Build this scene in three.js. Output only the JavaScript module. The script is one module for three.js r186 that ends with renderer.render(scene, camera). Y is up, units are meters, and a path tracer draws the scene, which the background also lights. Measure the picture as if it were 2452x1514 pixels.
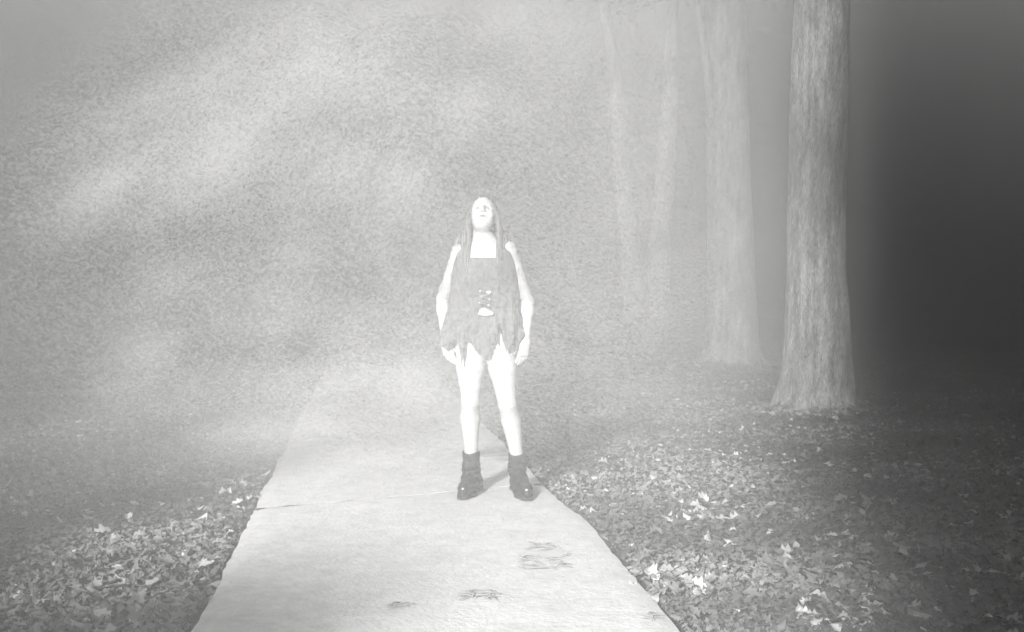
import * as THREE from 'three';
import { mergeGeometries, toCreasedNormals } from 'three/addons/utils/BufferGeometryUtils.js';
import { ImprovedNoise } from 'three/addons/math/ImprovedNoise.js';

// ---------------------------------------------------------------- camera, sky, sun, haze, exposure
const scene = new THREE.Scene();
const camera = new THREE.PerspectiveCamera(31.33, 1024 / 632, 0.05, 400);
const EYE = 1.11;                                  // crouching photographer
camera.position.set(0, EYE, 0);
camera.rotation.x = -0.0122;
const renderer = new THREE.WebGLRenderer({ antialias: true });
renderer.setSize(1024, 632);
renderer.shadowMap.enabled = true;
renderer.toneMapping = THREE.LinearToneMapping;
renderer.toneMappingExposure = 8.0;

const skyData = new Float32Array(64 * 32 * 4);
for (let r = 0; r < 32; r++) for (let c = 0; c < 64; c++) {
  const up = Math.sin(((r + 0.5) / 32 - 0.5) * Math.PI), i = (r * 64 + c) * 4, g = up > 0 ? 0.0007 + 0.0003 * up : 0.0005;
  skyData[i] = skyData[i + 1] = skyData[i + 2] = g; skyData[i + 3] = 1;
}
const skyTex = new THREE.DataTexture(skyData, 64, 32, THREE.RGBAFormat, THREE.FloatType);
skyTex.mapping = THREE.EquirectangularReflectionMapping; skyTex.magFilter = THREE.LinearFilter; skyTex.needsUpdate = true;
scene.background = skyTex; scene.environment = skyTex;

const AZ = THREE.MathUtils.degToRad(16), EL = THREE.MathUtils.degToRad(17);
const HEAD = new THREE.Vector3(Math.sin(AZ), 0, -Math.cos(AZ)), SIDE = new THREE.Vector3(Math.cos(AZ), 0, Math.sin(AZ));   // along the beam, to its right
const BEAM = HEAD.clone().multiplyScalar(Math.cos(EL)).add(new THREE.Vector3(0, -Math.sin(EL), 0));
const sun = new THREE.DirectionalLight(new THREE.Color(1, 0.995, 0.985), 3);
sun.name = 'low_sun';
sun.target.position.set(0, 1, -7); sun.position.copy(sun.target.position).addScaledVector(BEAM, -30);
sun.castShadow = true; sun.shadow.radius = 8.5; sun.shadow.mapSize.set(4096, 4096);
Object.assign(sun.shadow.camera, { left: -14, right: 14, top: 14, bottom: -14, near: 1, far: 80 });
scene.add(sun, sun.target);
scene.fog = new THREE.FogExp2(0xffffff, 0.06);

// ---------------------------------------------------------------- helpers
const lerp = THREE.MathUtils.lerp, clamp = THREE.MathUtils.clamp, smooth = THREE.MathUtils.smoothstep;
const V = (x, y, z) => new THREE.Vector3(x, y, z);
let seed = 7;
function reseed(n) { seed = n; }
function R() { seed = (seed + 0x6d2b79f5) | 0; let t = Math.imul(seed ^ (seed >>> 15), 1 | seed); t = (t + Math.imul(t ^ (t >>> 7), 61 | t)) ^ t; return ((t ^ (t >>> 14)) >>> 0) / 4294967296; }
const rr = (a, b) => a + (b - a) * R();
const pn = new ImprovedNoise();
const N3 = (x, y, z) => pn.noise(x + 31.7, y + 11.3, z + 57.1);
const fbm = (x, y, z, o = 4) => { let s = 0, a = 0.5; for (let i = 0; i < o; i++) { s += a * N3(x, y, z); x *= 2.03; y *= 2.03; z *= 2.03; a *= 0.5; } return s; };
const F = 2700;                                    // focal length in pixels of the 2452-pixel photograph
const at = (u, v, d) => V((u - 1226) / F * d, EYE - (v - 724) / F * d, -d);
const onGround = (u, v) => at(u, v, F * EYE / (v - 724));
const names = {};
function numbered(n) { const k = names[n] = (names[n] ?? -1) + 1; return k ? n + '_' + String(k).padStart(3, '0') : n; }
function shadows(m) { m.castShadow = m.receiveShadow = true; return m; }
function mesh(name, geo, mat, parent) { const m = shadows(new THREE.Mesh(geo, mat)); m.name = name; if (parent) parent.add(m); return m; }
function thing(name, label, category, pos = [0, 0, 0], turn = 0, group) {
  const o = new THREE.Group(); o.name = numbered(name); o.position.set(...pos); o.rotation.y = turn; scene.add(o);
  o.userData = { label, category }; if (group) o.userData.group = group; return o;
}
function grey(v) { return new THREE.Color().setRGB(v, v, v); }
function noiseTexture(size, f, contrast = 1, srgb = false, repeat = 1) {   // tiling-free enough grain from wrapped noise
  const d = new Uint8Array(size * size * 4);
  for (let y = 0; y < size; y++) for (let x = 0; x < size; x++) {
    const g = clamp(f(x / size, y / size) * 255, 0, 255), i = (y * size + x) * 4; d[i] = d[i + 1] = d[i + 2] = g; d[i + 3] = 255;
  }
  const t = new THREE.DataTexture(d, size, size); t.wrapS = t.wrapT = THREE.RepeatWrapping; t.magFilter = THREE.LinearFilter; t.repeat.set(repeat, repeat);
  if (srgb) t.colorSpace = THREE.SRGBColorSpace; t.needsUpdate = true; return t;
}
// periodic lattice noise, about -0.5..0.5, so that textures tile without a grain direction
const lattice = (x, y, z) => { let h = Math.imul(x, 374761393) ^ Math.imul(y, 668265263) ^ Math.imul(z, 2147483647 - 1234567); h = Math.imul(h ^ (h >>> 13), 1274126177); return ((h ^ (h >>> 16)) >>> 0) / 4294967296 - 0.5; };
const tor = (u, v, f, z = 0) => {
  const P = Math.max(2, Math.round(f * 5)), x = u * P, y = v * P, i = Math.floor(x), j = Math.floor(y), a = x - i, b = y - j, s = a * a * (3 - 2 * a), t = b * b * (3 - 2 * b), w = (k) => ((k % P) + P) % P, q = z * 7 + P;
  return lerp(lerp(lattice(w(i), w(j), q), lattice(w(i + 1), w(j), q), s), lerp(lattice(w(i), w(j + 1), q), lattice(w(i + 1), w(j + 1), q), s), t);
};
function vertexTint(geo, f) { const p = geo.attributes.position, c = new Float32Array(p.count * 3); for (let i = 0; i < p.count; i++) { const g = f(p.getX(i), p.getY(i), p.getZ(i)); c[i * 3] = c[i * 3 + 1] = c[i * 3 + 2] = g; } geo.setAttribute('color', new THREE.BufferAttribute(c, 3)); return geo; }

// surface nets over a signed distance function
function netMesh(f, lo, hi, cell) {
  const nx = Math.ceil((hi[0] - lo[0]) / cell) + 1, ny = Math.ceil((hi[1] - lo[1]) / cell) + 1, nz = Math.ceil((hi[2] - lo[2]) / cell) + 1;
  const g = new Float32Array(nx * ny * nz), id = (x, y, z) => (z * ny + y) * nx + x;
  for (let z = 0; z < nz; z++) for (let y = 0; y < ny; y++) for (let x = 0; x < nx; x++) g[id(x, y, z)] = f(lo[0] + x * cell, lo[1] + y * cell, lo[2] + z * cell);
  const vid = new Int32Array(nx * ny * nz).fill(-1), pos = [], idx = [];
  for (let z = 0; z < nz - 1; z++) for (let y = 0; y < ny - 1; y++) for (let x = 0; x < nx - 1; x++) {
    let n = 0, sx = 0, sy = 0, sz = 0;
    for (let e = 0; e < 12; e++) {
      const ax = e >> 2, b1 = e & 1, b2 = (e >> 1) & 1, o = [0, 0, 0]; o[(ax + 1) % 3] = b1; o[(ax + 2) % 3] = b2;
      const q = o.slice(); q[ax] = 1;
      const a = g[id(x + o[0], y + o[1], z + o[2])], b = g[id(x + q[0], y + q[1], z + q[2])];
      if ((a < 0) !== (b < 0)) { const t = a / (a - b); n++; sx += o[0] + (q[0] - o[0]) * t; sy += o[1] + (q[1] - o[1]) * t; sz += o[2] + (q[2] - o[2]) * t; }
    }
    if (n) { vid[id(x, y, z)] = pos.length / 3; pos.push(lo[0] + (x + sx / n) * cell, lo[1] + (y + sy / n) * cell, lo[2] + (z + sz / n) * cell); }
  }
  const quad = (a, b, c, d, flip) => { if (a < 0 || b < 0 || c < 0 || d < 0) return; if (flip) idx.push(a, c, b, a, d, c); else idx.push(a, b, c, a, c, d); };
  for (let z = 1; z < nz - 1; z++) for (let y = 1; y < ny - 1; y++) for (let x = 1; x < nx - 1; x++) {
    const s = g[id(x, y, z)] < 0;
    if (s !== g[id(x + 1, y, z)] < 0) quad(vid[id(x, y - 1, z - 1)], vid[id(x, y, z - 1)], vid[id(x, y, z)], vid[id(x, y - 1, z)], !s);
    if (s !== g[id(x, y + 1, z)] < 0) quad(vid[id(x - 1, y, z - 1)], vid[id(x - 1, y, z)], vid[id(x, y, z)], vid[id(x, y, z - 1)], !s);
    if (s !== g[id(x, y, z + 1)] < 0) quad(vid[id(x - 1, y - 1, z)], vid[id(x, y - 1, z)], vid[id(x, y, z)], vid[id(x - 1, y, z)], !s);
  }
  const geo = new THREE.BufferGeometry(), p = new Float32Array(pos), nrm = new Float32Array(p.length), uv = new Float32Array(p.length / 3 * 2), h = cell * 0.6;
  for (let i = 0; i < p.length; i += 3) {
    const [x, y, z] = [p[i], p[i + 1], p[i + 2]];
    const n = V(f(x + h, y, z) - f(x - h, y, z), f(x, y + h, z) - f(x, y - h, z), f(x, y, z + h) - f(x, y, z - h)).normalize();
    nrm[i] = n.x; nrm[i + 1] = n.y; nrm[i + 2] = n.z; uv[i / 3 * 2] = x + z * 0.6; uv[i / 3 * 2 + 1] = y;
  }
  geo.setAttribute('position', new THREE.BufferAttribute(p, 3)); geo.setAttribute('normal', new THREE.BufferAttribute(nrm, 3)); geo.setAttribute('uv', new THREE.BufferAttribute(uv, 2));
  geo.setIndex(idx); return geo;
}
const smin = (a, b, k) => { const h = Math.max(k - Math.abs(a - b), 0) / k; return Math.min(a, b) - h * h * k * 0.25; };
function cone(a, b, ra, rb, flat = 1) {            // tapered capsule; flat < 1 squeezes it in z about its own axis
  const dx = b.x - a.x, dy = b.y - a.y, dz = b.z - a.z, L = dx * dx + dy * dy + dz * dz || 1e-9;
  return (x, y, z) => {
    const px = x - a.x, py = y - a.y, pz = z - a.z, t = clamp((px * dx + py * dy + pz * dz) / L, 0, 1);
    return (Math.hypot(px - dx * t, py - dy * t, (pz - dz * t) / flat) - lerp(ra, rb, t)) * (flat < 1 ? flat : 1);
  };
}
function ball(c, rx, ry, rz) { const m = Math.min(rx, ry, rz); return (x, y, z) => (Math.hypot((x - c.x) / rx, (y - c.y) / ry, (z - c.z) / rz) - 1) * m; }
function blend(list, k) { return (x, y, z) => { let d = 1e3; for (const f of list) d = smin(d, f(x, y, z), k); return d; }; }
function tube(points, radii, seg = 8, n = 14) {    // tapered tube along a smooth curve
  const c = new THREE.CatmullRomCurve3(points), g = new THREE.TubeGeometry(c, n, 1, seg), p = g.attributes.position;
  for (let i = 0; i <= n; i++) {
    const t = i / n, k = t * (radii.length - 1), r = lerp(radii[Math.floor(k)], radii[Math.min(radii.length - 1, Math.floor(k) + 1)], k % 1), o = c.getPointAt(t);
    for (let j = 0; j <= seg; j++) { const q = i * (seg + 1) + j; p.setXYZ(q, o.x + (p.getX(q) - o.x) * r, o.y + (p.getY(q) - o.y) * r, o.z + (p.getZ(q) - o.z) * r); }
  }
  g.computeVertexNormals(); return g;
}

// ---------------------------------------------------------------- ground
const soilTex = noiseTexture(512, (u, v) => 0.5 + 0.55 * tor(u, v, 6) + 0.4 * tor(u, v, 17, 3) + 0.25 * (R() - 0.5));
soilTex.repeat.set(1, 1);
const soilMat = new THREE.MeshStandardMaterial({ color: grey(0.11), roughness: 1, map: soilTex, bumpMap: soilTex, bumpScale: 0.03 });
const floor = new THREE.Group(); floor.name = 'forest_floor'; floor.userData = { kind: 'structure' }; scene.add(floor);
const groundY = (x, z) => -0.045 + 0.05 * fbm(x * 0.35, z * 0.35, 2, 3) + 0.02 * fbm(x * 1.7, z * 1.7, 5, 2);
{
  const n = 220, g = new THREE.PlaneGeometry(2, 2, n, n).rotateX(-Math.PI / 2), p = g.attributes.position, uv = g.attributes.uv;
  for (let i = 0; i < p.count; i++) {                // finer cells near the camera; from 4 m behind it to where the haze swallows everything
    const f = (a) => Math.sign(a) * (Math.abs(a) * 0.25 + 0.75 * Math.abs(a) ** 3), b = (1 - p.getZ(i)) / 2;
    const x = f(p.getX(i)) * 30, z = 4 - 44 * (0.45 * b + 0.55 * b * b); p.setXYZ(i, x, groundY(x, z), z); uv.setXY(i, x / 1.1, z / 1.1);
  }
  g.computeVertexNormals(); mesh('soil', g, soilMat, floor);
}

// ---------------------------------------------------------------- path of concrete slabs
const L0 = [[1512, 450], [1440, 487], [1375, 527], [1290, 570], [1220, 600]].map(([v, u]) => onGround(u, v));
const R0 = [[1512, 1640], [1420, 1560], [1330, 1480], [1240, 1400], [1185, 1332]].map(([v, u]) => onGround(u, v));
const edge = (pts, slope) => (d) => {               // x of an edge at distance d
  if (d <= -pts[0].z) return pts[0].x + (-pts[0].z - d) * slope; const e = pts[pts.length - 1]; if (d >= -e.z) return e.x - (d + e.z) * slope;
  for (let i = 1; i < pts.length; i++) if (d <= -pts[i].z) return lerp(pts[i - 1].x, pts[i].x, (d + pts[i - 1].z) / (pts[i - 1].z - pts[i].z));
};
const leftX = edge(L0, 0.137), rightX = edge(R0, 0.133);
const concreteTex = noiseTexture(1024, (u, v) => 0.76 + 0.1 * tor(u, v, 3) + 0.12 * tor(u, v, 9, 3) + 0.3 * (R() - 0.5) - (R() < 0.05 ? 0.3 : 0), 1);
const concreteBump = noiseTexture(1024, (u, v) => 0.5 + 0.3 * tor(u, v, 24) + 0.35 * (R() - 0.5));
const concreteMat = new THREE.MeshStandardMaterial({ color: grey(0.98), roughness: 0.9, map: concreteTex, bumpMap: concreteBump, bumpScale: 0.006 });
const jointMat = new THREE.MeshStandardMaterial({ color: grey(0.06), roughness: 1, side: THREE.DoubleSide });
const path = new THREE.Group(); path.name = 'path'; path.userData = { kind: 'structure' }; scene.add(path);
const jointZ = (x, d0) => d0 + 0.54 * x;            // joints cross the path at a slant
{
  const joints = [-0.2, 3.1, 6.8, 10.1, 13.4, 16.7, 20.2, 23.5, 26.9, 30.2];
  for (let k = 0; k + 1 < joints.length; k++) {
    const nu = 26, nv = 46, pos = [], uv = [], idx = [];
    const gap = 0.006;
    for (let j = 0; j <= nv + 2; j++) for (let i = 0; i <= nu + 2; i++) {
      const rim = i === 0 || j === 0 || i === nu + 2 || j === nv + 2, s = clamp((i - 1) / nu, 0, 1), t = clamp((j - 1) / nv, 0, 1);
      let dm = lerp(joints[k], joints[k + 1], t);
      const along = (f) => f(dm + 0.54 * f(dm)); let xl = along(leftX) + 0.035 * fbm(dm * 1.3, 1, 4) + 0.012 * N3(dm * 9, 2, 1), xr = along(rightX) + 0.035 * fbm(dm * 1.3, 9, 4) + 0.012 * N3(dm * 9, 7, 1);
      const x = lerp(xl, xr, s);
      let d = lerp(jointZ(x, joints[k]) + gap, jointZ(x, joints[k + 1]) - gap, t) + (t === 0 || t === 1 ? 0.008 * N3(x * 7, k, 3) : 0);
      const e = Math.min(s, 1 - s) * (xr - xl), e2 = Math.min(t, 1 - t) * 3;
      const y = rim ? -0.09 : 0.004 * fbm(x * 3, d * 3, 1, 3) - 0.002 * Math.exp(-e2 / 0.012) - 0.012 * Math.exp(-e / 0.02);
      pos.push(x, y, -d); uv.push(x / 1.6, d / 1.6);
    }
    const w = nu + 3;
    if (k) { const q = [], id = [], m = 20; for (let i = 0; i <= m; i++) { const d0 = joints[k], x = lerp(leftX(d0 + 0.54 * leftX(d0)), rightX(d0 + 0.54 * rightX(d0)), i / m); for (const o of [-0.019, 0.019]) q.push(x, -0.0035 + 0.002 * N3(x * 9, k, o * 9), -(jointZ(x, d0) + o)); if (i) id.push(i * 2 - 2, i * 2, i * 2 - 1, i * 2, i * 2 + 1, i * 2 - 1); }
      const jg = new THREE.BufferGeometry(); jg.setAttribute('position', new THREE.Float32BufferAttribute(q, 3)); jg.setIndex(id); jg.computeVertexNormals(); mesh('joint' + (k > 1 ? '_' + String(k - 1).padStart(3, '0') : ''), jg, jointMat, path); }
    for (let j = 0; j < nv + 2; j++) for (let i = 0; i < nu + 2; i++) { const a = j * w + i; idx.push(a, a + 1, a + w, a + 1, a + w + 1, a + w); }
    const g = new THREE.BufferGeometry(); g.setAttribute('position', new THREE.Float32BufferAttribute(pos, 3)); g.setAttribute('uv', new THREE.Float32BufferAttribute(uv, 2)); g.setIndex(idx);
    mesh('slab' + (k ? '_' + String(k).padStart(3, '0') : ''), toCreasedNormals(g, 0.5), concreteMat, path);
  }
}
const onPath = (x, z, m = 0) => { const d = -z; return x > leftX(d) - m && x < rightX(d) + m && d < 30; };

// ---------------------------------------------------------------- trees
const barkTex = noiseTexture(512, (u, v) => { const a = u * 2 * Math.PI, c = Math.cos(a), d = Math.sin(a), ridge = Math.abs(N3(c * 7, d * 7, v * 15)); return 0.6 - 0.9 * Math.max(0, 0.14 - ridge) / 0.14 * 0.22 + 0.25 * N3(c * 3, d * 3, v * 4 + 9) + 0.35 * N3(c * 24, d * 24, v * 26) + 0.3 * (R() - 0.5); });
barkTex.wrapT = THREE.MirroredRepeatWrapping;
const barkMat = new THREE.MeshStandardMaterial({ color: grey(0.95), roughness: 0.95, vertexColors: true, map: barkTex, bumpMap: barkTex, bumpScale: 0.02 });
const farBarkMat = barkMat.clone(); farBarkMat.color = grey(0.85);
const leafMat = new THREE.MeshPhysicalMaterial({ color: grey(0.09), roughness: 0.75, transmission: 0.3, thickness: 0, side: THREE.DoubleSide });
function trunkGeo(profile, lean, height, n = 110, m = 72, s = 0) {   // profile: [height, left, right] half widths
  const pos = [], col = [], idx = [], uvs = [];
  for (let j = 0; j <= n; j++) {
    const y = height * (j / n) ** 1.15;
    let k = 0; while (k + 2 < profile.length && profile[k + 1][0] < y) k++;
    const t = clamp((y - profile[k][0]) / (profile[k + 1][0] - profile[k][0]), 0, 1), hl = lerp(profile[k][1], profile[k + 1][1], t), hr = lerp(profile[k][2], profile[k + 1][2], t);
    const [ox, oz] = lean(y);
    for (let i = 0; i <= m; i++) {
      const a = (i % m) / m * 2 * Math.PI, ca = Math.cos(a), sa = Math.sin(a), base = ca > 0 ? hr : hl, ry = lerp((hl + hr) / 2, base, Math.abs(ca));
      const ridge = Math.abs(N3(ca * 7 + s, y * 7, sa * 7)) , fine = N3(ca * 16 + s, y * 13, sa * 16);
      const flare = Math.exp(-y / 0.28) * 0.1 * Math.max(0, Math.sin(a * 5 + s + 1.2));
      const r = ry * (1 + 0.05 * fbm(ca * 1.3 + s, y * 0.8, sa * 1.3, 2)) - 0.02 * ridge + 0.01 * fine + flare;
      pos.push(ox + ca * r, y - 0.12, oz + sa * r);
      const moss = smooth(fbm(ca * 2 + s, y * 1.4, sa * 2 + 9, 3), -0.1, 0.35), g = clamp(0.78 - 0.6 * (0.28 - ridge) * (ridge < 0.28 ? 1 : 0) + 0.32 * moss + 0.25 * fine, 0.18, 1);
      col.push(g, g, g); uvs.push(i / m * 2, y * 0.8);
    }
  }
  for (let j = 0; j < n; j++) for (let i = 0; i < m; i++) { const a = j * (m + 1) + i; idx.push(a, a + m + 1, a + 1, a + 1, a + m + 1, a + m + 2); }
  const g = new THREE.BufferGeometry(); g.setAttribute('position', new THREE.Float32BufferAttribute(pos, 3)); g.setAttribute('color', new THREE.Float32BufferAttribute(col, 3)); g.setAttribute('uv', new THREE.Float32BufferAttribute(uvs, 2)); g.setIndex(idx);
  const q = g; q.computeVertexNormals();
  return q;
}
function leafShape() {
  const s = new THREE.Shape(); s.moveTo(0, 0); s.quadraticCurveTo(0.5, 0.35, 0, 1); s.quadraticCurveTo(-0.5, 0.35, 0, 0);
  const g = new THREE.ShapeGeometry(s, 2), p = g.attributes.position; for (let i = 0; i < p.count; i++) p.setZ(i, 0.25 * p.getX(i) ** 2 * 4 - 0.12 * p.getY(i) ** 2); g.rotateX(-Math.PI / 2); g.computeVertexNormals(); return g;
}
const twigLeaf = leafShape();
function crown(parent, blobs, count, size, mat = leafMat) {   // leaves spread through a crown's volume
  const im = shadows(new THREE.InstancedMesh(twigLeaf, mat, count)), q = new THREE.Object3D(); im.name = 'crown'; im.userData.kind = 'stuff';
  const tot = blobs.reduce((s, b) => s + b[3] * b[4] * b[5], 0); let n = 0;
  for (const [x, y, z, rx, ry, rz] of blobs) {
    const c = Math.round(count * rx * ry * rz / tot);
    for (let i = 0; i < c && n < count; i++) {
      const u = rr(-1, 1), a = rr(0, 6.283), r = Math.cbrt(R()) * (0.82 + 0.35 * N3(u * 3 + x, Math.cos(a) * 3, Math.sin(a) * 3 + y)), h = Math.sqrt(1 - u * u);
      q.position.set(x + rx * r * h * Math.cos(a), y + ry * r * u, z + rz * r * h * Math.sin(a)); q.rotation.set(rr(-0.9, 0.9), rr(0, 6.283), rr(-0.9, 0.9)); q.scale.setScalar(size * rr(0.6, 1.3)); q.updateMatrix(); im.setMatrixAt(n++, q.matrix);
    }
  }
  im.count = n; parent.add(im); return im;
}
function limbs(parent, list, mat = barkMat) { for (const [pts, radii] of list) mesh('limb', vertexTint(tube(pts, radii, 9, 16), () => 0.7), mat, parent); }

// the big pale trunk on the right
{
  const d = 12.2, k = d / F, b = at(1955, 724 + F * EYE / d, d), Y = (v) => EYE - (v - 724) * k, X = (u) => (u - 1955) * k;
  const t = thing('tree', 'stout pale barked tree with flared roots right of the path', 'tree', [b.x, 0, b.z]);
  const P = [[0, 1845, 2062], [Y(940), 1862, 2050], [Y(890), 1874, 2044], [Y(800), 1879, 2038], [Y(700), 1882, 2032], [Y(620), 1885, 2024], [Y(500), 1885, 2022], [Y(300), 1888, 2026], [Y(120), 1894, 2030], [Y(0), 1900, 2030], [6.2, 1905, 2028], [9, 1915, 2015], [13, 1940, 1990]].map(([y, l, r]) => [y, -X(l), X(r)]);
  mesh('trunk', trunkGeo(P, () => [0, 0], 12.5, 260, 96, 2), barkMat, t);
  limbs(t, [[[V(0, 6.2, 0), V(0.9, 7.4, 0.2), V(2, 9.2, 0.4)], [0.2, 0.13, 0.05]], [[V(0, 6, 0), V(-0.9, 7.3, -0.2), V(-2.1, 9.4, -0.2)], [0.19, 0.12, 0.04]], [[V(0, 6.6, 0), V(0.1, 8.4, -0.8), V(0.2, 10, -1.8)], [0.15, 0.1, 0.04]]]);
  crown(t, [[0, 12, 0, 2.2, 1.9, 2.2], [2, 9.8, 0.5, 1.7, 1.4, 1.7], [-2.1, 10, -0.3, 1.7, 1.4, 1.7], [0.2, 10.2, -1.9, 1.6, 1.4, 1.6]], 6000, 0.16);
}
// the second trunk, half lost in the haze
{
  const d = 21, k = d / F, b = at(1748, 868, d), Y = (v) => EYE - (v - 724) * k, X = (u) => (u - 1748) * k;
  const t = thing('tree', 'hazy grey trunk just left of the stout pale tree', 'tree', [b.x, 0, b.z]);
  const P = [[0, 1670, 1832], [Y(820), 1688, 1818], [Y(600), 1693, 1806], [Y(300), 1690, 1793], [Y(0), 1684, 1786], [7, 1700, 1775], [9, 1710, 1765], [13, 1730, 1755]].map(([y, l, r]) => [y, -X(l), X(r)]);
  mesh('trunk', trunkGeo(P, (y) => [0, 0], 12, 160, 64, 7), farBarkMat, t);
  limbs(t, [[[V(-0.1, 3.6, 0.1), V(-0.36, 4.5, 0.2), V(-0.52, 5.6, 0.3), V(-0.8, 7.6, 0.2)], [0.1, 0.08, 0.07, 0.03]], [[V(0, 6.8, 0), V(0.6, 7.4, 0.1), V(1.3, 7.8, 0.2)], [0.16, 0.1, 0.04]]]);
  crown(t, [[0, 11.5, 0, 2.2, 1.9, 2.2], [1.4, 9, 0.3, 1.6, 1.3, 1.6], [-0.9, 8.9, 0.2, 1.2, 1.2, 1.2]], 5000, 0.16);
}
// the forked tree farther back
{
  const d = 25, k = d / F, b = at(1550, 844, d), X = (u) => (u - 1550) * k, Y = (v) => EYE - (v - 724) * k;
  const t = thing('tree', 'faint forked tree with two slim stems deepest in haze', 'tree', [b.x, 0, b.z]);
  const stem = (pts, r) => mesh('trunk', vertexTint(tube(pts, r, 16, 40), (x, y, z) => 0.7 + 0.25 * N3(x * 6, y * 2, z * 6)), farBarkMat, t);
  stem([V(-0.05, -0.1, 0), V(X(1520), Y(740), 0), V(X(1510), Y(600), 0), V(X(1490), Y(450), 0), V(X(1470), Y(200), 0.1), V(X(1440), 7.8, 0.2)], [0.32, 0.26, 0.21, 0.18, 0.15, 0.1]);
  stem([V(0.06, -0.1, 0.05), V(X(1570), Y(740), 0), V(X(1578), Y(600), 0), V(X(1590), Y(450), 0), V(X(1605), Y(200), -0.1), V(X(1615), 7.8, -0.2)], [0.34, 0.28, 0.24, 0.22, 0.19, 0.12]);
  crown(t, [[-0.8, 9, 0, 1.8, 1.8, 1.8], [0.6, 9.4, 0, 1.8, 1.9, 1.8]], 4000, 0.14);
}
// young trees that stand round the photographer and let the light through along one lane only
const shadeLeafMat = new THREE.MeshStandardMaterial({ color: grey(0.06), roughness: 0.8, side: THREE.DoubleSide });
function shadeTree(back, side, h, r, n, label, low = 0.1) {
  const p = HEAD.clone().multiplyScalar(-back).addScaledVector(SIDE, side);
  const t = thing('young_tree', label, 'tree', [p.x, 0, p.z], 0, 'leafy young trees behind the photographer');
  mesh('trunk', vertexTint(tube([V(0, -0.1, 0), V(0.05, h * 0.4, 0), V(0, h * 0.95, 0)], [0.1, 0.08, 0.03], 10, 20), () => 0.6), barkMat, t);
  crown(t, [0, 0.2, 0.4, 0.6, 0.8, 1].map((q) => lerp(low, 0.9, q)).map((k) => [rr(-0.15, 0.15), h * k, rr(-0.15, 0.15), r * rr(0.9, 1.1), h * (0.03 + (0.9 - low) / 8), r * 0.85]), n, 0.24, shadeLeafMat);
}
const rightEdge = -0.4;                            // lateral place of the right edge of the lit lane
[[3.2, 1.35, 12.6, 1.3, 27000, 'dense leafy young tree nearest the lane on its right'], [2.4, 3.4, 12.4, 1.4, 27000, 'dense leafy young tree second from the lane on its right'],
  [2.9, 5.7, 12.7, 1.5, 27000, 'dense leafy young tree third from the lane on its right'], [1.4, 8, 12.3, 1.6, 25000, 'dense leafy young tree farthest from the lane on its right'],
  [4, 2.3, 12.8, 1.4, 27000, 'dense leafy young tree behind two others right of the lane']].forEach(([b, s, h, r, n, l]) => shadeTree(b, rightEdge + s, h, r, n, l));
[[2.8, -2.2, 2.1, 0.75, 2200, 'leafy bush lowest and nearest the lane on its left'], [3.3, -3.2, 2.15, 0.9, 2200, 'leafy bush just behind the lowest bush left of the lane'], [2.4, -4.3, 4.4, 1.0, 4500, 'leafy low young tree second on the left of the lane'],
  [3.4, -3.7, 9.6, 1.25, 4200, 'thin young tree with leaves only high up left of the lane', 0.45], [2.6, -5.3, 9, 1.4, 9000, 'leafy tall young tree third on the left of the lane'],
  [1.6, -10.8, 9, 1.9, 9000, 'leafy young tree fifth on the left of the lane'], [1, -14.2, 9, 2, 9000, 'leafy young tree sixth and outermost on the left of the lane'], [2, -7.9, 9, 1.8, 9000, 'leafy young tree fourth on the left of the lane']].forEach(([b, s, h, r, n, l, low]) => shadeTree(b, s, h, r, n, l, low));

// ---------------------------------------------------------------- the woman on the path
const PD = 6.6, PC = V((1165 - 1226) / F * PD, 0, -PD);
const J = (u, v, dz = 0) => at(u, v, PD - dz).sub(PC);           // a point at pixel (u, v), dz metres nearer than the body's plane
const K = PD / F;                                                // metres per photo pixel at the body
const skinBump = noiseTexture(256, (u, v) => 0.5 + 0.4 * tor(u, v, 20) + 0.2 * (R() - 0.5));
const skinMat = new THREE.MeshPhysicalMaterial({ color: grey(0.5), roughness: 0.55, bumpMap: skinBump, bumpScale: 0.002, vertexColors: true });
const clothTex = noiseTexture(512, (u, v) => 0.68 + 0.2 * tor(u, v, 5) + 0.16 * tor(u, v, 16, 2) + 0.3 * (R() - 0.5));
const clothMat = new THREE.MeshStandardMaterial({ color: grey(0.18), roughness: 0.95, map: clothTex, bumpMap: clothTex, bumpScale: 0.006, side: THREE.DoubleSide });
const sleeveMat = new THREE.MeshStandardMaterial({ color: grey(0.52), roughness: 0.95, map: clothTex, side: THREE.DoubleSide });
const hairMat = new THREE.MeshStandardMaterial({ color: grey(0.1), roughness: 0.5 });
const bootMat = new THREE.MeshPhysicalMaterial({ color: grey(0.013), roughness: 0.7, clearcoat: 0.04, clearcoatRoughness: 0.3 });
const soleMat = new THREE.MeshStandardMaterial({ color: grey(0.03), roughness: 0.9 });
const paleMat = new THREE.MeshStandardMaterial({ color: grey(0.62), roughness: 0.6 });
const darkMat = new THREE.MeshStandardMaterial({ color: grey(0.24), roughness: 0.4 });
const lipMat = new THREE.MeshStandardMaterial({ color: grey(0.12), roughness: 0.5 });
const woman = thing('person', 'woman in ragged dark tunic and ankle boots standing on the pale path', 'person', PC.toArray());
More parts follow.
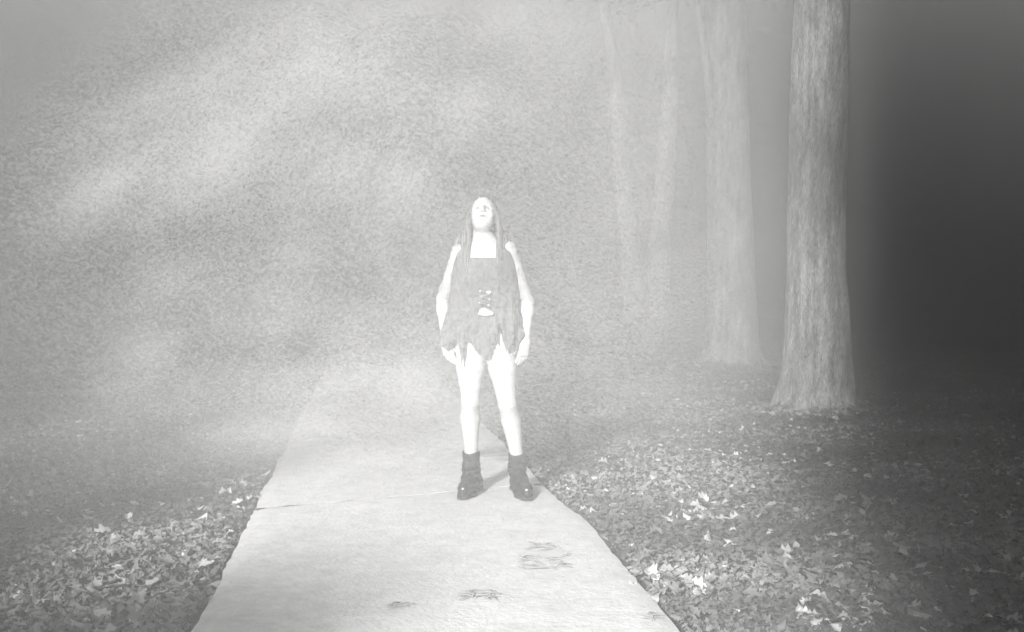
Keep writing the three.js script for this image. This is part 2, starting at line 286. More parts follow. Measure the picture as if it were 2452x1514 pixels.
{
  // --- head, tilted back: local frame centred between the ears, y up the skull, z out of the face
  const HC = J(1156.5, 522, -0.02), tilt = -0.6, ct = Math.cos(tilt), st = Math.sin(tilt), roll = 0.02;
  const toHead = (x, y, z) => { const dx = x - HC.x, dy = y - HC.y, dz = z - HC.z; return [dx, dy * ct + dz * st, -dy * st + dz * ct]; };
  const fromHead = (x, y, z) => V(HC.x + x, HC.y + y * ct - z * st, HC.z + y * st + z * ct);
  const skull = ball(V(0, 0.045, -0.015), 0.073, 0.092, 0.092), faceB = ball(V(0, -0.005, 0.02), 0.064, 0.1, 0.076), jaw = ball(V(0, -0.075, 0.045), 0.049, 0.042, 0.046), chin = ball(V(0, -0.098, 0.066), 0.021, 0.018, 0.02);
  const nose = cone(V(0, 0.012, 0.092), V(0, -0.026, 0.113), 0.009, 0.0135), nostL = ball(V(-0.0115, -0.03, 0.1), 0.008, 0.007, 0.01), nostR = ball(V(0.0115, -0.03, 0.1), 0.008, 0.007, 0.01);
  const brow = cone(V(-0.034, 0.026, 0.078), V(0.034, 0.026, 0.078), 0.012, 0.012), eyeL = ball(V(-0.031, 0.006, 0.088), 0.016, 0.011, 0.016), eyeR = ball(V(0.031, 0.006, 0.088), 0.016, 0.011, 0.016);
  const cheekL = ball(V(-0.036, -0.03, 0.066), 0.024, 0.026, 0.022), cheekR = ball(V(0.036, -0.03, 0.066), 0.024, 0.026, 0.022), lips = ball(V(0, -0.064, 0.089), 0.02, 0.012, 0.012), mouth = ball(V(0, -0.0645, 0.103), 0.02, 0.0022, 0.01);
  const earL = ball(V(-0.074, -0.005, -0.005), 0.01, 0.03, 0.018), earR = ball(V(0.074, -0.005, -0.005), 0.01, 0.03, 0.018);
  const headF = (x, y, z) => {
    const [a, b, c] = toHead(x, y, z); if (Math.abs(a) > 0.13 || Math.abs(b) > 0.2 || Math.abs(c) > 0.2) return Math.hypot(a, b, c) - 0.12;
    let d = smin(skull(a, b, c), faceB(a, b, c), 0.04); d = smin(d, jaw(a, b, c), 0.035); d = smin(d, chin(a, b, c), 0.02); d = smin(d, cheekL(a, b, c), 0.02); d = smin(d, cheekR(a, b, c), 0.02);
    d = smin(d, brow(a, b, c), 0.014); d = -smin(-d, eyeL(a, b, c), 0.01); d = -smin(-d, eyeR(a, b, c), 0.01);
    d = smin(d, nose(a, b, c), 0.012); d = smin(d, nostL(a, b, c), 0.008); d = smin(d, nostR(a, b, c), 0.008); d = smin(d, lips(a, b, c), 0.01); d = -smin(-d, mouth(a, b, c), 0.003);
    return Math.min(smin(d, earL(a, b, c), 0.01), smin(d, earR(a, b, c), 0.01));
  };
  // --- trunk and limbs (viewer's left first)
  const neckTop = J(1157, 562, -0.015), neckLow = J(1157, 606, -0.01), pelvis = J(1159, 790, 0), waist = J(1159, 720, 0.01), chest = J(1159, 645, 0);
  const shL = J(1103, 606, -0.01), shR = J(1216, 600, -0.01), elL = J(1060, 716, -0.05), elR = J(1263, 722, -0.05), wrL = J(1066, 815, -0.01), wrR = J(1258, 815, 0);
  const hipL = J(1126, 812, 0), hipR = J(1193, 812, 0), knL = J(1126, 962, 0.035), knR = J(1215, 968, 0.03), anL = J(1128, 1092, -0.02), anR = J(1238, 1096, -0.02);
  const caL = knL.clone().lerp(anL, 0.32).add(V(-0.004, 0, -0.035)), caR = knR.clone().lerp(anR, 0.32).add(V(0.004, 0, -0.035)), ftL = anL.clone().add(V(-0.02, -0.12, 0.02)), ftR = anR.clone().add(V(0.01, -0.12, 0.02));
  const foL = elL.clone().lerp(wrL, 0.25), foR = elR.clone().lerp(wrR, 0.25);
  const trunk = blend([cone(chest, waist, 0.135, 0.108, 0.72), cone(waist, pelvis, 0.108, 0.15, 0.75), cone(J(1112, 612, -0.01), J(1206, 608, -0.01), 0.055, 0.055), cone(J(1130, 655, 0.06), J(1131, 664, 0.06), 0.06, 0.06), cone(J(1187, 655, 0.06), J(1186, 664, 0.06), 0.06, 0.06), cone(J(1135, 800, -0.05), J(1184, 800, -0.05), 0.1, 0.1), cone(J(1157, 618, 0.02), J(1157, 640, 0.03), 0.095, 0.1, 0.7)], 0.07);
  const neck = cone(neckLow, neckTop, 0.067, 0.061), trap = cone(J(1120, 600, -0.04), J(1194, 597, -0.04), 0.04, 0.04);
  const arms = [[shL, elL, foL, wrL], [shR, elR, foR, wrR]].map(([s, e, f, w]) => blend([cone(s, s.clone().lerp(e, 0.35), 0.048, 0.041), cone(s.clone().lerp(e, 0.35), e, 0.041, 0.034), cone(e, f, 0.035, 0.038), cone(f, w, 0.038, 0.025, 0.95)], 0.025));
  const legs = [[hipL, knL, caL, anL, ftL, 0], [hipR, knR, caR, anR, ftR, 1]].map(([h, k, c, a, f]) => blend([cone(h, h.clone().lerp(k, 0.45), 0.088, 0.08), cone(h.clone().lerp(k, 0.45), k, 0.081, 0.052), cone(k, c, 0.052, 0.057), cone(c, a, 0.057, 0.037), cone(a, f, 0.036, 0.036)], 0.018));
  // --- hands: palm and five bent fingers each, hanging and a little curled
  function handF(w, kn, out, s) {                  // wrist, knuckle centre, direction from thumb side to little finger, side
    const along = kn.clone().sub(w).normalize(), front = V().crossVectors(along, out).normalize().multiplyScalar(s), L = [];
    const p = (a, o, f) => w.clone().addScaledVector(along, a).addScaledVector(out, o).addScaledVector(front, f);
    L.push(cone(w, p(0.03, 0, 0), 0.026, 0.028, 0.9));
    for (const o of [-0.024, -0.008, 0.009, 0.025]) L.push(cone(p(0.02, o * 0.6, 0), p(0.085, o, 0), 0.0155, 0.0125));
    const palm = blend(L, 0.02), fingers = [];
    [[-0.026, 0.07, 0.0095, 0.3], [-0.0085, 0.08, 0.0098, 0.36], [0.0095, 0.074, 0.0094, 0.44], [0.0265, 0.058, 0.0084, 0.52]].forEach(([o, len, r, curl]) => {
      let a = p(0.08, o, 0), ang = curl * 0.6; const parts = [];
      for (const q of [0.45, 0.32, 0.25]) { const b = a.clone().addScaledVector(along, Math.cos(ang) * len * q).addScaledVector(front, Math.sin(ang) * len * q).addScaledVector(out, o * 0.12 * q); parts.push(cone(a, b, r, r * 0.9)); a = b; ang += curl; }
      fingers.push(blend(parts, 0.004));
    });
    const t0 = p(0.022, -0.02, 0.006), t1 = p(0.05, -0.043, 0.018), t2 = p(0.078, -0.05, 0.026), t3 = p(0.1, -0.05, 0.034);
    const thumb = blend([cone(t0, t1, 0.015, 0.0125), cone(t1, t2, 0.0118, 0.0105), cone(t2, t3, 0.0105, 0.0085)], 0.008);
    return (x, y, z) => { let d = smin(palm(x, y, z), thumb(x, y, z), 0.012); let f = 1; for (const g of fingers) f = Math.min(f, g(x, y, z)); return smin(d, f, 0.006); };
  }
  const hands = [handF(wrL, J(1077, 858, 0.02), V(-0.82, -0.05, -0.55).normalize(), 1), handF(wrR, J(1251, 856, 0.02), V(0.82, -0.05, -0.55).normalize(), -1)];
  const bodyF = (x, y, z) => {
    let d = 9;
    if (y > 0.7) { d = trunk(x, y, z); d = smin(d, trap(x, y, z), 0.06); if (y > 1.3) d = smin(d, neck(x, y, z), 0.035); const c = smin(d, arms[0](x, y, z), y > 1.28 ? 0.05 : 0.004); d = smin(c, arms[1](x, y, z), y > 1.28 ? 0.05 : 0.004); }
    if (y < 1.1) { const l = smin(legs[0](x, y, z), legs[1](x, y, z), 0.008); d = smin(d, l, 0.05); }
    if (y > 1.35) d = smin(d, headF(x, y, z), 0.025);
    return d;
  };
  const parts = [];
  const withoutHands = (x, y, z) => bodyF(x, y, z);
  parts.push(netMesh(withoutHands, [-0.36, -0.02, -0.24], [0.34, 1.42, 0.26], 0.0115));
  parts.push(netMesh(bodyF, [-0.16, 1.405, -0.16], [0.14, 1.76, 0.19], 0.0045));
  hands.forEach((h, i) => { const w = [wrL, wrR][i]; parts.push(netMesh((x, y, z) => h(x, y, z), [w.x - 0.12, w.y - 0.22, w.z - 0.12], [w.x + 0.12, w.y + 0.035, w.z + 0.14], 0.0032)); });
  const g = mergeGeometries(parts.map((q) => { q.deleteAttribute('color'); return q; }));
  vertexTint(g, (x, y, z) => { const [a, b, c] = toHead(x, y, z); const lip = Math.exp(-((a / 0.021) ** 4) - (((b + 0.0645) / 0.009) ** 4)) * (c > 0.07 ? 1 : 0); return 1 - 0.68 * lip; });
  mesh('body', g, skinMat, woman);
  for (const s of [-1, 1]) {
    const e = mesh('eye', new THREE.SphereGeometry(0.0095, 16, 12), darkMat, woman); e.position.copy(fromHead(s * 0.031, 0.006, 0.0775));
    const b = mesh('eyebrow', tube([fromHead(s * 0.014, 0.024, 0.093), fromHead(s * 0.032, 0.031, 0.088), fromHead(s * 0.05, 0.024, 0.071)], [0.003, 0.0042, 0.002], 6, 10), darkMat, woman);
  }
  // --- hair: cap and long locks that fall on both sides of the neck to the chest
  const hairF = (x, y, z) => {
    const [a, b, c] = toHead(x, y, z); let d = ball(V(0, 0.05, -0.022), 0.088, 0.103, 0.103)(a, b, c);
    d = smin(d, ball(V(0, -0.05, -0.06), 0.085, 0.12, 0.06)(a, b, c), 0.05);
    const faceHole = Math.max(Math.hypot(a / 0.06, (b - 0.0) / 0.088) - 1, 0) ; const cut = c > 0.0 ? (1 - Math.hypot(a / (0.061), (b + 0.025) / 0.098)) * 0.06 : -1;
    d = Math.max(d, cut); if (y < HC.y - 0.02) d = Math.max(d, z - HC.z + 0.055); return d + 0.004 * Math.sin(Math.atan2(a, b) * 38 + c * 40);
  };
  const hp = [netMesh(hairF, [HC.x - 0.13, HC.y - 0.22, HC.z - 0.2], [HC.x + 0.13, HC.y + 0.2, HC.z + 0.16], 0.005)];
  reseed(31);
  for (const s of [-1, 1]) for (let i = 0; i < 26; i++) {
    const f = i / 25, ang = lerp(0.15, 1.75, f), top = fromHead(s * 0.075 * Math.sin(0.9 + 0.5 * f), 0.06 - 0.05 * f, 0.052 - 0.11 * f);
    const mid = fromHead(s * (0.082 + 0.014 * R()), -0.05, 0.045 - 0.1 * f), uu = s < 0 ? lerp(1120, 1096, f) : lerp(1195, 1219, f), end = rr(612, 672);
    const p3 = J(uu + rr(-5, 5) * 1, 575, 0.075 - 0.12 * f), p4 = J(uu + s * 1 + rr(-6, 6), lerp(600, end, 0.4), 0.115 - 0.14 * f + 0.01 * R()), p5 = J(uu + s * rr(-4, 8), end, 0.14 - 0.14 * f);
    hp.push(tube([top, mid, p3, p4, p5], [0.009, 0.012, 0.014, 0.011, 0.002], 6, 18));
  }
  for (let i = 0; i < 22; i++) { const x = lerp(-0.075, 0.075, i / 21); hp.push(tube([fromHead(x, 0.03, -0.11), J(1157 + x / K * 1.15, 560, -0.12), J(1157 + x / K * 1.4, 620, -0.13), J(1157 + x / K * 1.5 + rr(-4, 4), rr(680, 730), -0.15)], [0.012, 0.016, 0.013, 0.002], 6, 14)); }
  mesh('hair', mergeGeometries(hp.map((q) => { q.deleteAttribute('color'); return q; })), hairMat, woman);
  // --- tunic: loose, ragged hem in long points
  const rows = [[586, 1129, 1186, 0.066], [589, 1112, 1203, 0.084], [594, 1098, 1219, 0.098], [606, 1089, 1229, 0.112], [640, 1083, 1236, 0.124], [690, 1078, 1241, 0.124], [716, 1075, 1243, 0.116], [735, 1073, 1245, 0.116], [752, 1070, 1247, 0.13], [772, 1066, 1248, 0.144]];
  const hem = [[1052, 806], [1057, 826], [1068, 836], [1078, 826], [1086, 815], [1090, 811], [1096, 820], [1102, 846], [1108, 876], [1112, 846], [1115, 815], [1118, 808], [1127, 818], [1136, 832], [1147, 846], [1157, 852], [1166, 845], [1176, 828], [1184, 809], [1187, 816], [1190, 828], [1194, 806], [1198.5, 774], [1202, 802], [1207, 820], [1213, 839], [1217, 830], [1222, 822], [1229, 830], [1236, 844], [1243, 826], [1249, 803], [1256, 796]];
  const hemAt = (u) => { for (let i = 1; i < hem.length; i++) if (u <= hem[i][0]) return lerp(hem[i - 1][1], hem[i][1], clamp((u - hem[i - 1][0]) / (hem[i][0] - hem[i - 1][0]), 0, 1)); return 800; };
  const nA = 420, pos = [], uv = [], idx = [], nR = 40;
  for (let j = 0; j <= nR; j++) for (let i = 0; i <= nA; i++) {
    const a = i / nA * 2 * Math.PI, c = Math.cos(a), s = Math.sin(a);   // s > 0 is the front
    const lastL = 1055, lastR = 1251, t = j / nR;
    let u, v, b;
    const split = 0.66;
    if (t <= split) {
      const q = t / split * (rows.length - 1), k = Math.min(Math.floor(q), rows.length - 2), f = q - k, A = rows[k], B = rows[k + 1];
      const l = lerp(A[1], B[1], f), r = lerp(A[2], B[2], f); u = (l + r) / 2 + (r - l) / 2 * c; v = lerp(A[0], B[0], f); b = lerp(A[3], B[3], f);
      if (s > 0) v = Math.max(v, lerp(v, 615 + t * 22, smooth(46 - Math.abs(u - 1157.5), 0, 13)));   // square neck between the straps
    } else {
      const f = (t - split) / (1 - split), e = rows[rows.length - 1], l0 = e[1], r0 = e[2], uh = (lastL + lastR) / 2 + (lastR - lastL) / 2 * c;
      const low = s >= 0 ? hemAt(uh) + 5 * N3(uh * 0.35, 3, 1) + 3 * N3(uh * 1.3, 7, 2) : 812 + 26 * Math.abs(((a * 4.3) % 1) - 0.5) + 10 * Math.sin(a * 9);
      u = lerp((l0 + r0) / 2 + (r0 - l0) / 2 * c, uh, Math.min(1, f * 1.4)); v = lerp(e[0], low, f); b = lerp(e[3], 0.158, f);
    }
    const fold = 0.017 * smooth(t, 0.3, 1) * Math.sin(a * 11 + 3 * N3(c, t * 2, s)) + 0.006 * smooth(t, 0.2, 0.9) * Math.sin(a * 27 + 5 * N3(c * 2, t * 3, s)) + 0.02 * smooth(t, 0.1, 0.8) * N3(c * 2.2, t * 3, s * 2.2);
    const belt = Math.exp(-(((v - 742) / 10) ** 2)) * 0.012;
    const p = J(u, v, 0), r = 1 + (fold - belt) / 0.15;
    const bust = 0.03 * Math.exp(-(((v - 660) / 22) ** 2)) * Math.max(0, s) * Math.exp(-(((Math.abs(c) - 0.38) / 0.25) ** 2));
    pos.push(p.x + c * (fold - belt) * 0.6, p.y, (b * s * r + bust + 0.005) * 1); uv.push(a / 6.283 * 1.2, p.y);
  }
  for (let j = 0; j < nR; j++) for (let i = 0; i < nA; i++) { const q = j * (nA + 1) + i; idx.push(q, q + 1, q + nA + 1, q + 1, q + nA + 2, q + nA + 1); }
  const dg = new THREE.BufferGeometry(); dg.setAttribute('position', new THREE.Float32BufferAttribute(pos, 3)); dg.setAttribute('uv', new THREE.Float32BufferAttribute(uv, 2)); dg.setIndex(idx); dg.computeVertexNormals();
  const tunic = mesh('tunic', dg, clothMat, woman);
  // belt, lacing and the pale patch under it
  const patch = new THREE.Shape(); [[1146, 752], [1150, 741], [1159, 738], [1170, 743], [1181, 750], [1179, 754], [1160, 755.5], [1151, 754.5]].forEach(([u, v], i) => { const p = J(u, v, 0.15); i ? patch.lineTo(p.x, p.y) : patch.moveTo(p.x, p.y); });
  const pg = new THREE.ExtrudeGeometry(patch, { depth: 0.008, bevelEnabled: true, bevelSize: 0.002, bevelThickness: 0.003, bevelSegments: 2 }); pg.translate(0, 0, 0.152); const pch = mesh('waist_patch', pg, paleMat, woman); pch.userData.label = 'bright pale patch at the waist';
  const cords = []; const ey = [[1150, 697], [1170, 703], [1153, 710], [1171, 717], [1148, 725], [1169, 731]];
  for (let i = 0; i + 1 < ey.length; i++) { const a = J(...ey[i], 0.158), b = J(...ey[i + 1], 0.158), m = a.clone().lerp(b, 0.5).add(V(0, 0, 0.006)); cords.push(tube([a, m, b], [0.0028, 0.0028, 0.0028], 6, 8)); }
  mesh('lacing', mergeGeometries(cords), new THREE.MeshStandardMaterial({ color: grey(0.2), roughness: 0.8 }), tunic);
  for (const [u, v] of ey) { const e = mesh('eyelet', new THREE.TorusGeometry(0.004, 0.002, 8, 14), paleMat, tunic); e.position.copy(J(u, v, 0.157)); }
  { const e = mesh('clasp', new THREE.TorusGeometry(0.0075, 0.004, 8, 16), paleMat, tunic); e.scale.set(1.2, 0.8, 1); e.position.copy(J(1170, 700, 0.16)); }
  // thin torn sleeves down the upper arms
  [[shL, elL, 1], [shR, elR, -1]].forEach(([s, e, side], k) => {
    const q = [], id = [], uvs = [], n = 40, m = 16, ax = e.clone().sub(s).normalize(), f1 = V(0, 0, 1).addScaledVector(ax, -ax.z).normalize(), f2 = V().crossVectors(ax, f1);
    for (let j = 0; j <= m; j++) for (let i = 0; i <= n; i++) {
      const a = i / n * 2 * Math.PI, end = 0.82 + 0.13 * Math.abs(((i / n * 5 + 0.3 * k) % 1) * 2 - 1) + 0.12 * Math.max(0, Math.cos(a + 0.5)) , t = -0.19 + j / m * (end + 0.19), r = lerp(0.057, 0.04, Math.sqrt(Math.max(0, t))) * (t < 0 ? Math.sqrt(Math.max(0.001, 1 - (t / 0.192) ** 2)) : 1) + 0.003 * Math.sin(t * 22 + a * 2);
      const c = s.clone().lerp(e, t); q.push(c.x + (f1.x * Math.cos(a) + f2.x * Math.sin(a)) * r, c.y + (f1.y * Math.cos(a) + f2.y * Math.sin(a)) * r, c.z + (f1.z * Math.cos(a) + f2.z * Math.sin(a)) * r); uvs.push(a * 0.06, t * 0.3);
    }
    for (let j = 0; j < m; j++) for (let i = 0; i < n; i++) { const a = j * (n + 1) + i; id.push(a, a + n + 1, a + 1, a + 1, a + n + 1, a + n + 2); }
    const sg = new THREE.BufferGeometry(); sg.setAttribute('position', new THREE.Float32BufferAttribute(q, 3)); sg.setAttribute('uv', new THREE.Float32BufferAttribute(uvs, 2)); sg.setIndex(id); sg.computeVertexNormals(); mesh('sleeve', sg, sleeveMat, woman);
  });
  // ankle boots
  [[anL, J(1108, 1180, 0.27), J(1141, 1166, -0.07), -1], [anR, J(1261, 1190, 0.31), J(1236, 1168, -0.06), 1]].forEach(([an, toe, heel, s]) => {
    toe.y = 0.036; heel.y = 0.04; const ball0 = toe.clone().lerp(heel, 0.27).setY(0.042), inst = an.clone().lerp(ball0, 0.45).setY(0.085), top = an.clone().add(V(0, 0.03, 0)).setY(an.y + 0.022), mid = an.clone().setY(0.13);
    const f0 = blend([cone(toe, ball0, 0.03, 0.043), cone(ball0, heel, 0.042, 0.034), cone(ball0.clone().add(V(0, 0.008, 0)), inst, 0.038, 0.042), cone(inst, mid, 0.042, 0.044), cone(heel.clone().setY(0.06), mid, 0.034, 0.045), cone(mid, top, 0.045, 0.053)], 0.03);
    const f = (x, y, z) => Math.max(f0(x, y, z) + 0.0016 * Math.sin(y * 190) * smooth(y, 0.07, 0.13) * (1 - smooth(y, 0.16, 0.2)), y - top.y - 0.006 * Math.sin(Math.atan2(z - top.z, x - top.x) * 2 + 1), 0.022 - y, -(cone(mid, top.clone().add(V(0, 0.1, 0)), 0.036, 0.048)(x, y, z) + (y < top.y - 0.04 ? 1 : 0)));
    const lo = [Math.min(an.x, toe.x, heel.x) - 0.08, 0.0, Math.min(heel.z, an.z) - 0.07], hi = [Math.max(an.x, toe.x, heel.x) + 0.08, top.y + 0.03, toe.z + 0.07];
    const b = mesh('boot', netMesh(f, lo, hi, 0.005), bootMat, woman);
    const so = (x, y, z) => Math.max(f0(x, Math.max(y, 0.03), z) - 0.004, y - 0.024, 0.002 - y, Math.hypot(x - lerp(toe.x, heel.x, 0.62), z - lerp(toe.z, heel.z, 0.62)) < 0.03 ? 0.012 - y : -1);
    mesh('sole', netMesh(so, lo, hi, 0.005), soleMat, b);
    mesh('toe_stud', new THREE.SphereGeometry(0.007, 10, 8), paleMat, b).position.copy(toe.clone().add(V(0, 0.026, 0.014)));
  });
}

// ---------------------------------------------------------------- fallen leaves and twigs
function fallenLeaf(lobes, curl, bend, twist) {      // a lobed leaf 1 long, lying in xz, its tip along z
  const n = 12, pos = [], idx = [];
  for (let j = 0; j <= n; j++) {
    const t = j / n, w = 0.3 * Math.pow(Math.sin(Math.PI * clamp(t * 0.93 + 0.05, 0, 1)), 0.7) * (1 + 0.24 * Math.sin(2 * Math.PI * lobes * t + 0.6)) * (0.85 + 0.3 * t) * (t < 0.1 ? 0.12 : 1), tw = twist * (t - 0.5), lift = bend * (t - 0.45) ** 2;
    for (const s of [-1, -0.5, 0, 0.5, 1]) {
      const x = s * w, y = curl * x * x * 3 + lift + 0.02 * Math.abs(s) * Math.sin(j * 2.1 + s); pos.push(x * Math.cos(tw) - y * Math.sin(tw), x * Math.sin(tw) + y * Math.cos(tw), t - 0.5);
    }
  }
  for (let j = 0; j < n; j++) for (let i = 0; i < 4; i++) { const a = j * 5 + i; idx.push(a, a + 5, a + 1, a + 1, a + 5, a + 6); }
  const g = new THREE.BufferGeometry(); g.setAttribute('position', new THREE.Float32BufferAttribute(pos, 3)); g.setIndex(idx); g.computeVertexNormals(); return g;
}
const leafGeos = [fallenLeaf(3, 0.4, 0.3, 0.5), fallenLeaf(4, -0.7, -0.45, -0.7), fallenLeaf(3.5, 0.9, -0.6, 1.1), fallenLeaf(2.5, -0.9, 0.4, 0.4), fallenLeaf(4, 0.5, -0.8, -1.1)];
const leafTones = [0.5, 0.42, 0.34, 0.27].map((v) => new THREE.MeshStandardMaterial({ color: grey(v), roughness: 0.7, side: THREE.DoubleSide }));
const clump = (x, z) => smooth(fbm(x * 1.1 + 5, z * 1.1, 3, 3), -0.18, 0.28);
function leafPose(o, x, y, z, size, steep) { o.position.set(x, y, z); o.rotation.set(rr(-steep, steep), rr(0, 6.283), rr(-steep, steep), 'YXZ'); o.scale.set(size * rr(0.8, 1.15), size, size); }
reseed(404);
{
  let k = 0, tries = 0;
  while (k < 295 && tries++ < 20000) {
    const d = lerp(3.7, 8.2, R() ** 1.25), right = R() < 0.72, u = right ? rr(1300, 2500) : rr(-20, 640), x = (u - 1226) / F * d, z = -d;
    if (onPath(x, z, R() < 0.1 ? -0.12 : 0.0) || (right ? x < leftX(d) + 0.5 : x > leftX(d) + 0.3)) continue;
    if (R() > clump(x, z) * (right ? 1 : 0.85 * smooth(u, 60, 420)) + 0.05) continue;
    const name = 'leaf' + (k ? '_' + String(k).padStart(3, '0') : ''); k++;
    const m = mesh(name, leafGeos[Math.floor(R() * leafGeos.length)], leafTones[right ? Math.floor(R() * leafTones.length) : Math.floor(R() * 2)], floor);
    leafPose(m, x, groundY(x, z) + rr(0.012, 0.035), z, rr(0.05, 0.11), 0.38);
  }
  const litterMat = new THREE.MeshStandardMaterial({ color: grey(1), roughness: 0.85, side: THREE.DoubleSide });
  const COUNT = 120000, dummy = new THREE.Object3D(), per = leafGeos.map((g, i) => { const im = shadows(new THREE.InstancedMesh(g, litterMat, Math.ceil(COUNT / leafGeos.length))); im.name = 'leaf_litter' + (i ? '_' + String(i).padStart(3, '0') : ''); im.userData.kind = 'stuff'; im.n = 0; floor.add(im); return im; });
  for (let i = 0; i < COUNT; i++) {
    const d = lerp(2.6, 26, R() ** 1.9), x = rr(-0.56, 0.56) * d + rr(-0.6, 0.6), z = -d; const inPath = onPath(x, z, 0.02);
    if (inPath && !R() < 0.002 + 0.8 * Math.exp(-Math.min(x - leftX(d), rightX(d) - x) / 0.035) * (0.4 + clump(x * 2, z * 2))) continue;
    const im = per[i % per.length]; if (im.n >= im.instanceMatrix.count) continue;
    leafPose(dummy, x, inPath ? 0.012 : groundY(x, z) + rr(0.0, 0.035), z, rr(0.022, 0.05) * (R() < 0.2 ? 1.7 : 1), inPath ? 0.15 : 0.5); dummy.updateMatrix(); im.setMatrixAt(im.n, dummy.matrix);
    const pale = R() < 0.02 + 0.13 * clump(x, z) && (d > 6 || R() < 0.4); im.setColorAt(im.n, grey(pale ? rr(0.35, 0.65) : rr(0.12, 0.22) * (0.6 + 0.8 * clump(x * 0.6 + 9, z * 0.6)))); im.n++;
  }
  for (let i = 0; i < 9000; i++) {                   // leaves blown over the far end of the path
    const d = lerp(17, 30, R()), x = rr(leftX(d), rightX(d)), im = per[i % per.length]; if (R() > smooth(d, 17, 29) || im.n >= im.instanceMatrix.count) continue;
    leafPose(dummy, x, 0.012, -d, rr(0.06, 0.1), 0.2); dummy.updateMatrix(); im.setMatrixAt(im.n, dummy.matrix); im.setColorAt(im.n++, grey(rr(0.12, 0.22)));
  }
  for (const [u, d, n] of [[1955, 12.2, 900], [1748, 21, 500]]) for (let i = 0; i < n; i++) {   // leaves heaped against the trunks
    const c = at(u, 724 + F * EYE / d, d), a = rr(0, 6.283), q = R(), r = 0.03 * d + 0.6 * q * q, x = c.x + Math.cos(a) * r, z = c.z + Math.abs(Math.sin(a)) * r * 0.9, im = per[i % per.length]; if (im.n >= im.instanceMatrix.count) continue;
    leafPose(dummy, x, groundY(x, z) + 0.1 * (1 - q) * R() + 0.01, z, rr(0.05, 0.1), 0.7); dummy.updateMatrix(); im.setMatrixAt(im.n, dummy.matrix); im.setColorAt(im.n++, grey(rr(0.12, 0.4)));
  }
  for (const im of per) im.count = im.n;
}
{ // twigs and bits of bark on the concrete
  const twigMat = new THREE.MeshStandardMaterial({ color: grey(0.24), roughness: 0.9 });
  const scatter = (u0, v0, du, dv, n, label) => {
    const c = onGround(u0, v0), list = [];
    for (let i = 0; i < n; i++) {
      const p = onGround(u0 + rr(-du, du), v0 + rr(-dv, dv)).sub(c), a = rr(-1, 1) + (R() < 0.3 ? 1.3 : 0), L = rr(0.008, 0.042), e = V(Math.cos(a) * L, 0, Math.sin(a) * L), y = 0.009;
      list.push(tube([V(p.x - e.x, y, p.z - e.z), V(p.x + rr(-0.006, 0.006), y + 0.008 * R(), p.z + rr(-0.006, 0.006)), V(p.x + e.x, y, p.z + e.z)], [0.0012, 0.0026, 0.001], 5, 6));
    }
    const t = mesh(numbered('twigs'), mergeGeometries(list), twigMat, scene); t.position.set(c.x, 0.002, c.z); t.userData = { label, category: 'twigs', kind: 'stuff' };
  };
  scatter(1305, 1352, 66, 18, 34, 'widest scatter of dark twigs on the right half of the concrete path');
  scatter(1300, 1316, 44, 8, 14, 'few faint twigs just above the widest scatter on the path');
  scatter(1145, 1434, 42, 10, 20, 'small scatter of dark twigs on the middle of the near path');
  scatter(1557, 1488, 12, 9, 7, 'short dark twig at the right edge of the near path');
  scatter(960, 1462, 26, 5, 8, 'faint thin twigs left of the middle scatter on the path');
}

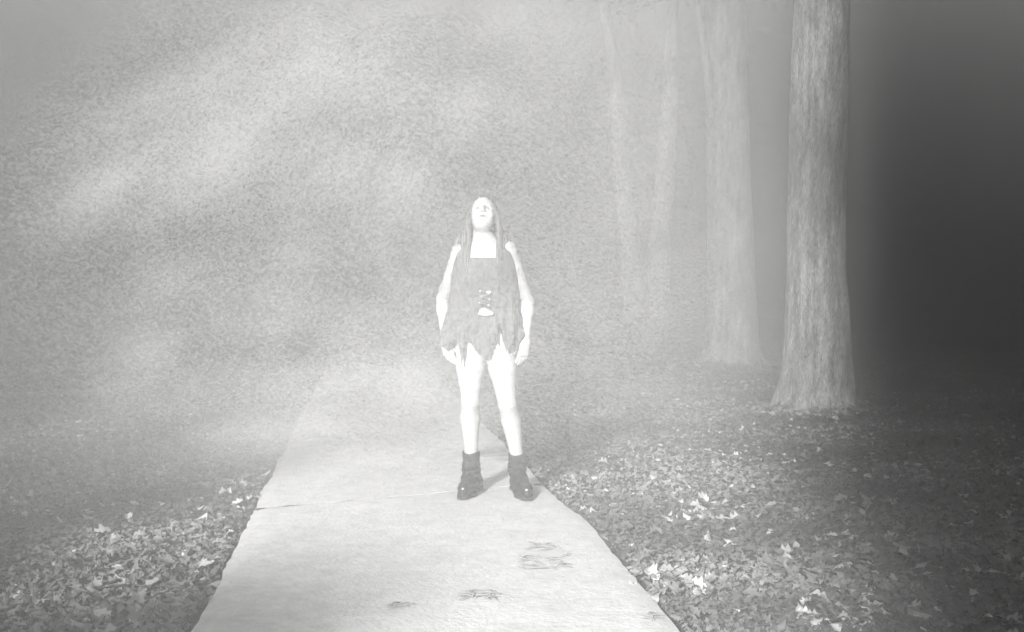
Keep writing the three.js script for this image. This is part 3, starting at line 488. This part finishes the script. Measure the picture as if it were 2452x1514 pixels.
// ---------------------------------------------------------------- thin sheets of smoke drifting over the lane
reseed(77);
{
  // the smoke is fine droplets, so its density is grainy as well as cloudy
  const smokeMap = (size, f1, f2, even, grain) => {
    const t = noiseTexture(size, (u, v) => { const e = Math.max(0, 1 - Math.hypot((u - 0.5) * 2, (v - 0.5) * 2)); if (e === 0) return 0; const q = e * e * (3 - 2 * e); return q * clamp(even + 1.5 * fbm(u * f1, v * f2, 4, 4) + grain * (R() + R() - 1), 0, 1); });
    t.wrapS = t.wrapT = THREE.ClampToEdgeWrapping; return t;
  };
  const smokeMat = new THREE.MeshStandardMaterial({ color: grey(0.92), roughness: 1, transparent: true, opacity: 0.1, alphaMap: smokeMap(512, 4, 2.6, 0.42, 0.9), side: THREE.DoubleSide, depthWrite: false });
  const veilMat = new THREE.MeshStandardMaterial({ color: grey(0.92), roughness: 1, transparent: true, opacity: 0.08, alphaMap: smokeMap(800, 5, 4, 0.5, 1.5), side: THREE.DoubleSide, depthWrite: false });
  const sheets = [], sheet = (u, v, d, w, h, turn) => {
    const g = new THREE.PlaneGeometry(w, h, 24, 14), p = g.attributes.position, ph = rr(0, 50);
    for (let i = 0; i < p.count; i++) p.setZ(i, 0.7 * w * 0.3 * fbm(p.getX(i) * 0.5 + ph, p.getY(i) * 0.8, ph, 3));
    g.rotateX(rr(-0.5, 0.3)); g.rotateY(rr(-0.6, 0.6)); g.rotateZ(turn); const c = at(u, v, d); g.translate(c.x, c.y, c.z); g.computeVertexNormals(); sheets.push(g);
  };
  for (const a of [[660, 235, 3.9, 1.7, 0.9, 0.45], [420, 330, 3, 1.2, 0.5, 0.5], [820, 60, 4.6, 1.7, 0.6, 0.45], [330, 400, 3.3, 1.2, 0.6, 0.4], [960, 90, 5.4, 2.3, 1.0, 0.4], [500, 600, 3.7, 1.3, 0.85, 0.5], [1060, 380, 6, 1.8, 1.1, 0.35], [770, 560, 4.6, 1.5, 0.95, 0.55], [1200, 180, 7.4, 2.2, 1.4, 0.5],
    [1530, 240, 9, 1.1, 2.6, -0.08], [800, 880, 5.2, 2.2, 0.95, 0.15], [1110, 900, 7.4, 1.9, 1.3, 0.2], [1500, 1000, 9, 2.6, 0.8, 0.1], [900, 330, 5.2, 1.6, 0.85, 0.5], [900, 720, 4.9, 1.3, 0.9, 0.7], [560, 900, 3.8, 1.8, 0.75, 0.12],
    [720, 1010, 4.5, 1.9, 0.62, 0.08], [1000, 620, 6, 1.3, 1.3, 0.8], [900, 1000, 5.6, 2.0, 0.8, 0.08], [430, 800, 3.5, 1.2, 0.6, 0.3]]) sheet(...a);
  const near = sheets.splice(0);
  for (const a of [[1180, 600, 5.4, 5.6, 3.4, 0.1], [700, 420, 4.1, 5.4, 3.3, 0.3], [1420, 540, 8.4, 6.4, 5, 0.1], [1280, 930, 3.3, 3.6, 1.5, 0]]) sheet(...a);
  const veils = sheets.splice(0);
  for (const a of [[900, 930, 7.4, 3.2, 1.0, 0.04], [960, 850, 9, 4, 1.5, 0.05], [820, 1010, 6.4, 2.4, 0.75, 0.05], [1290, 960, 8, 2.2, 0.9, 0.05]]) sheet(...a);
  const lowMat = smokeMat.clone(); lowMat.opacity = 0.2;
  const f = mesh('ground_smoke', mergeGeometries(sheets), lowMat, scene); f.userData = { kind: 'stuff', label: 'bright smoke lying low over the path behind the woman', category: 'smoke' };
  const m = mesh('smoke', mergeGeometries(near), smokeMat, scene), w = mesh('smoke_veil', mergeGeometries(veils), veilMat, scene); w.userData = { kind: 'stuff', label: 'wide faint veil of smoke around the woman', category: 'smoke' };
   m.userData = { kind: 'stuff', label: 'thin pale smoke drifting across the lit lane', category: 'smoke' };
}
renderer.render(scene, camera);
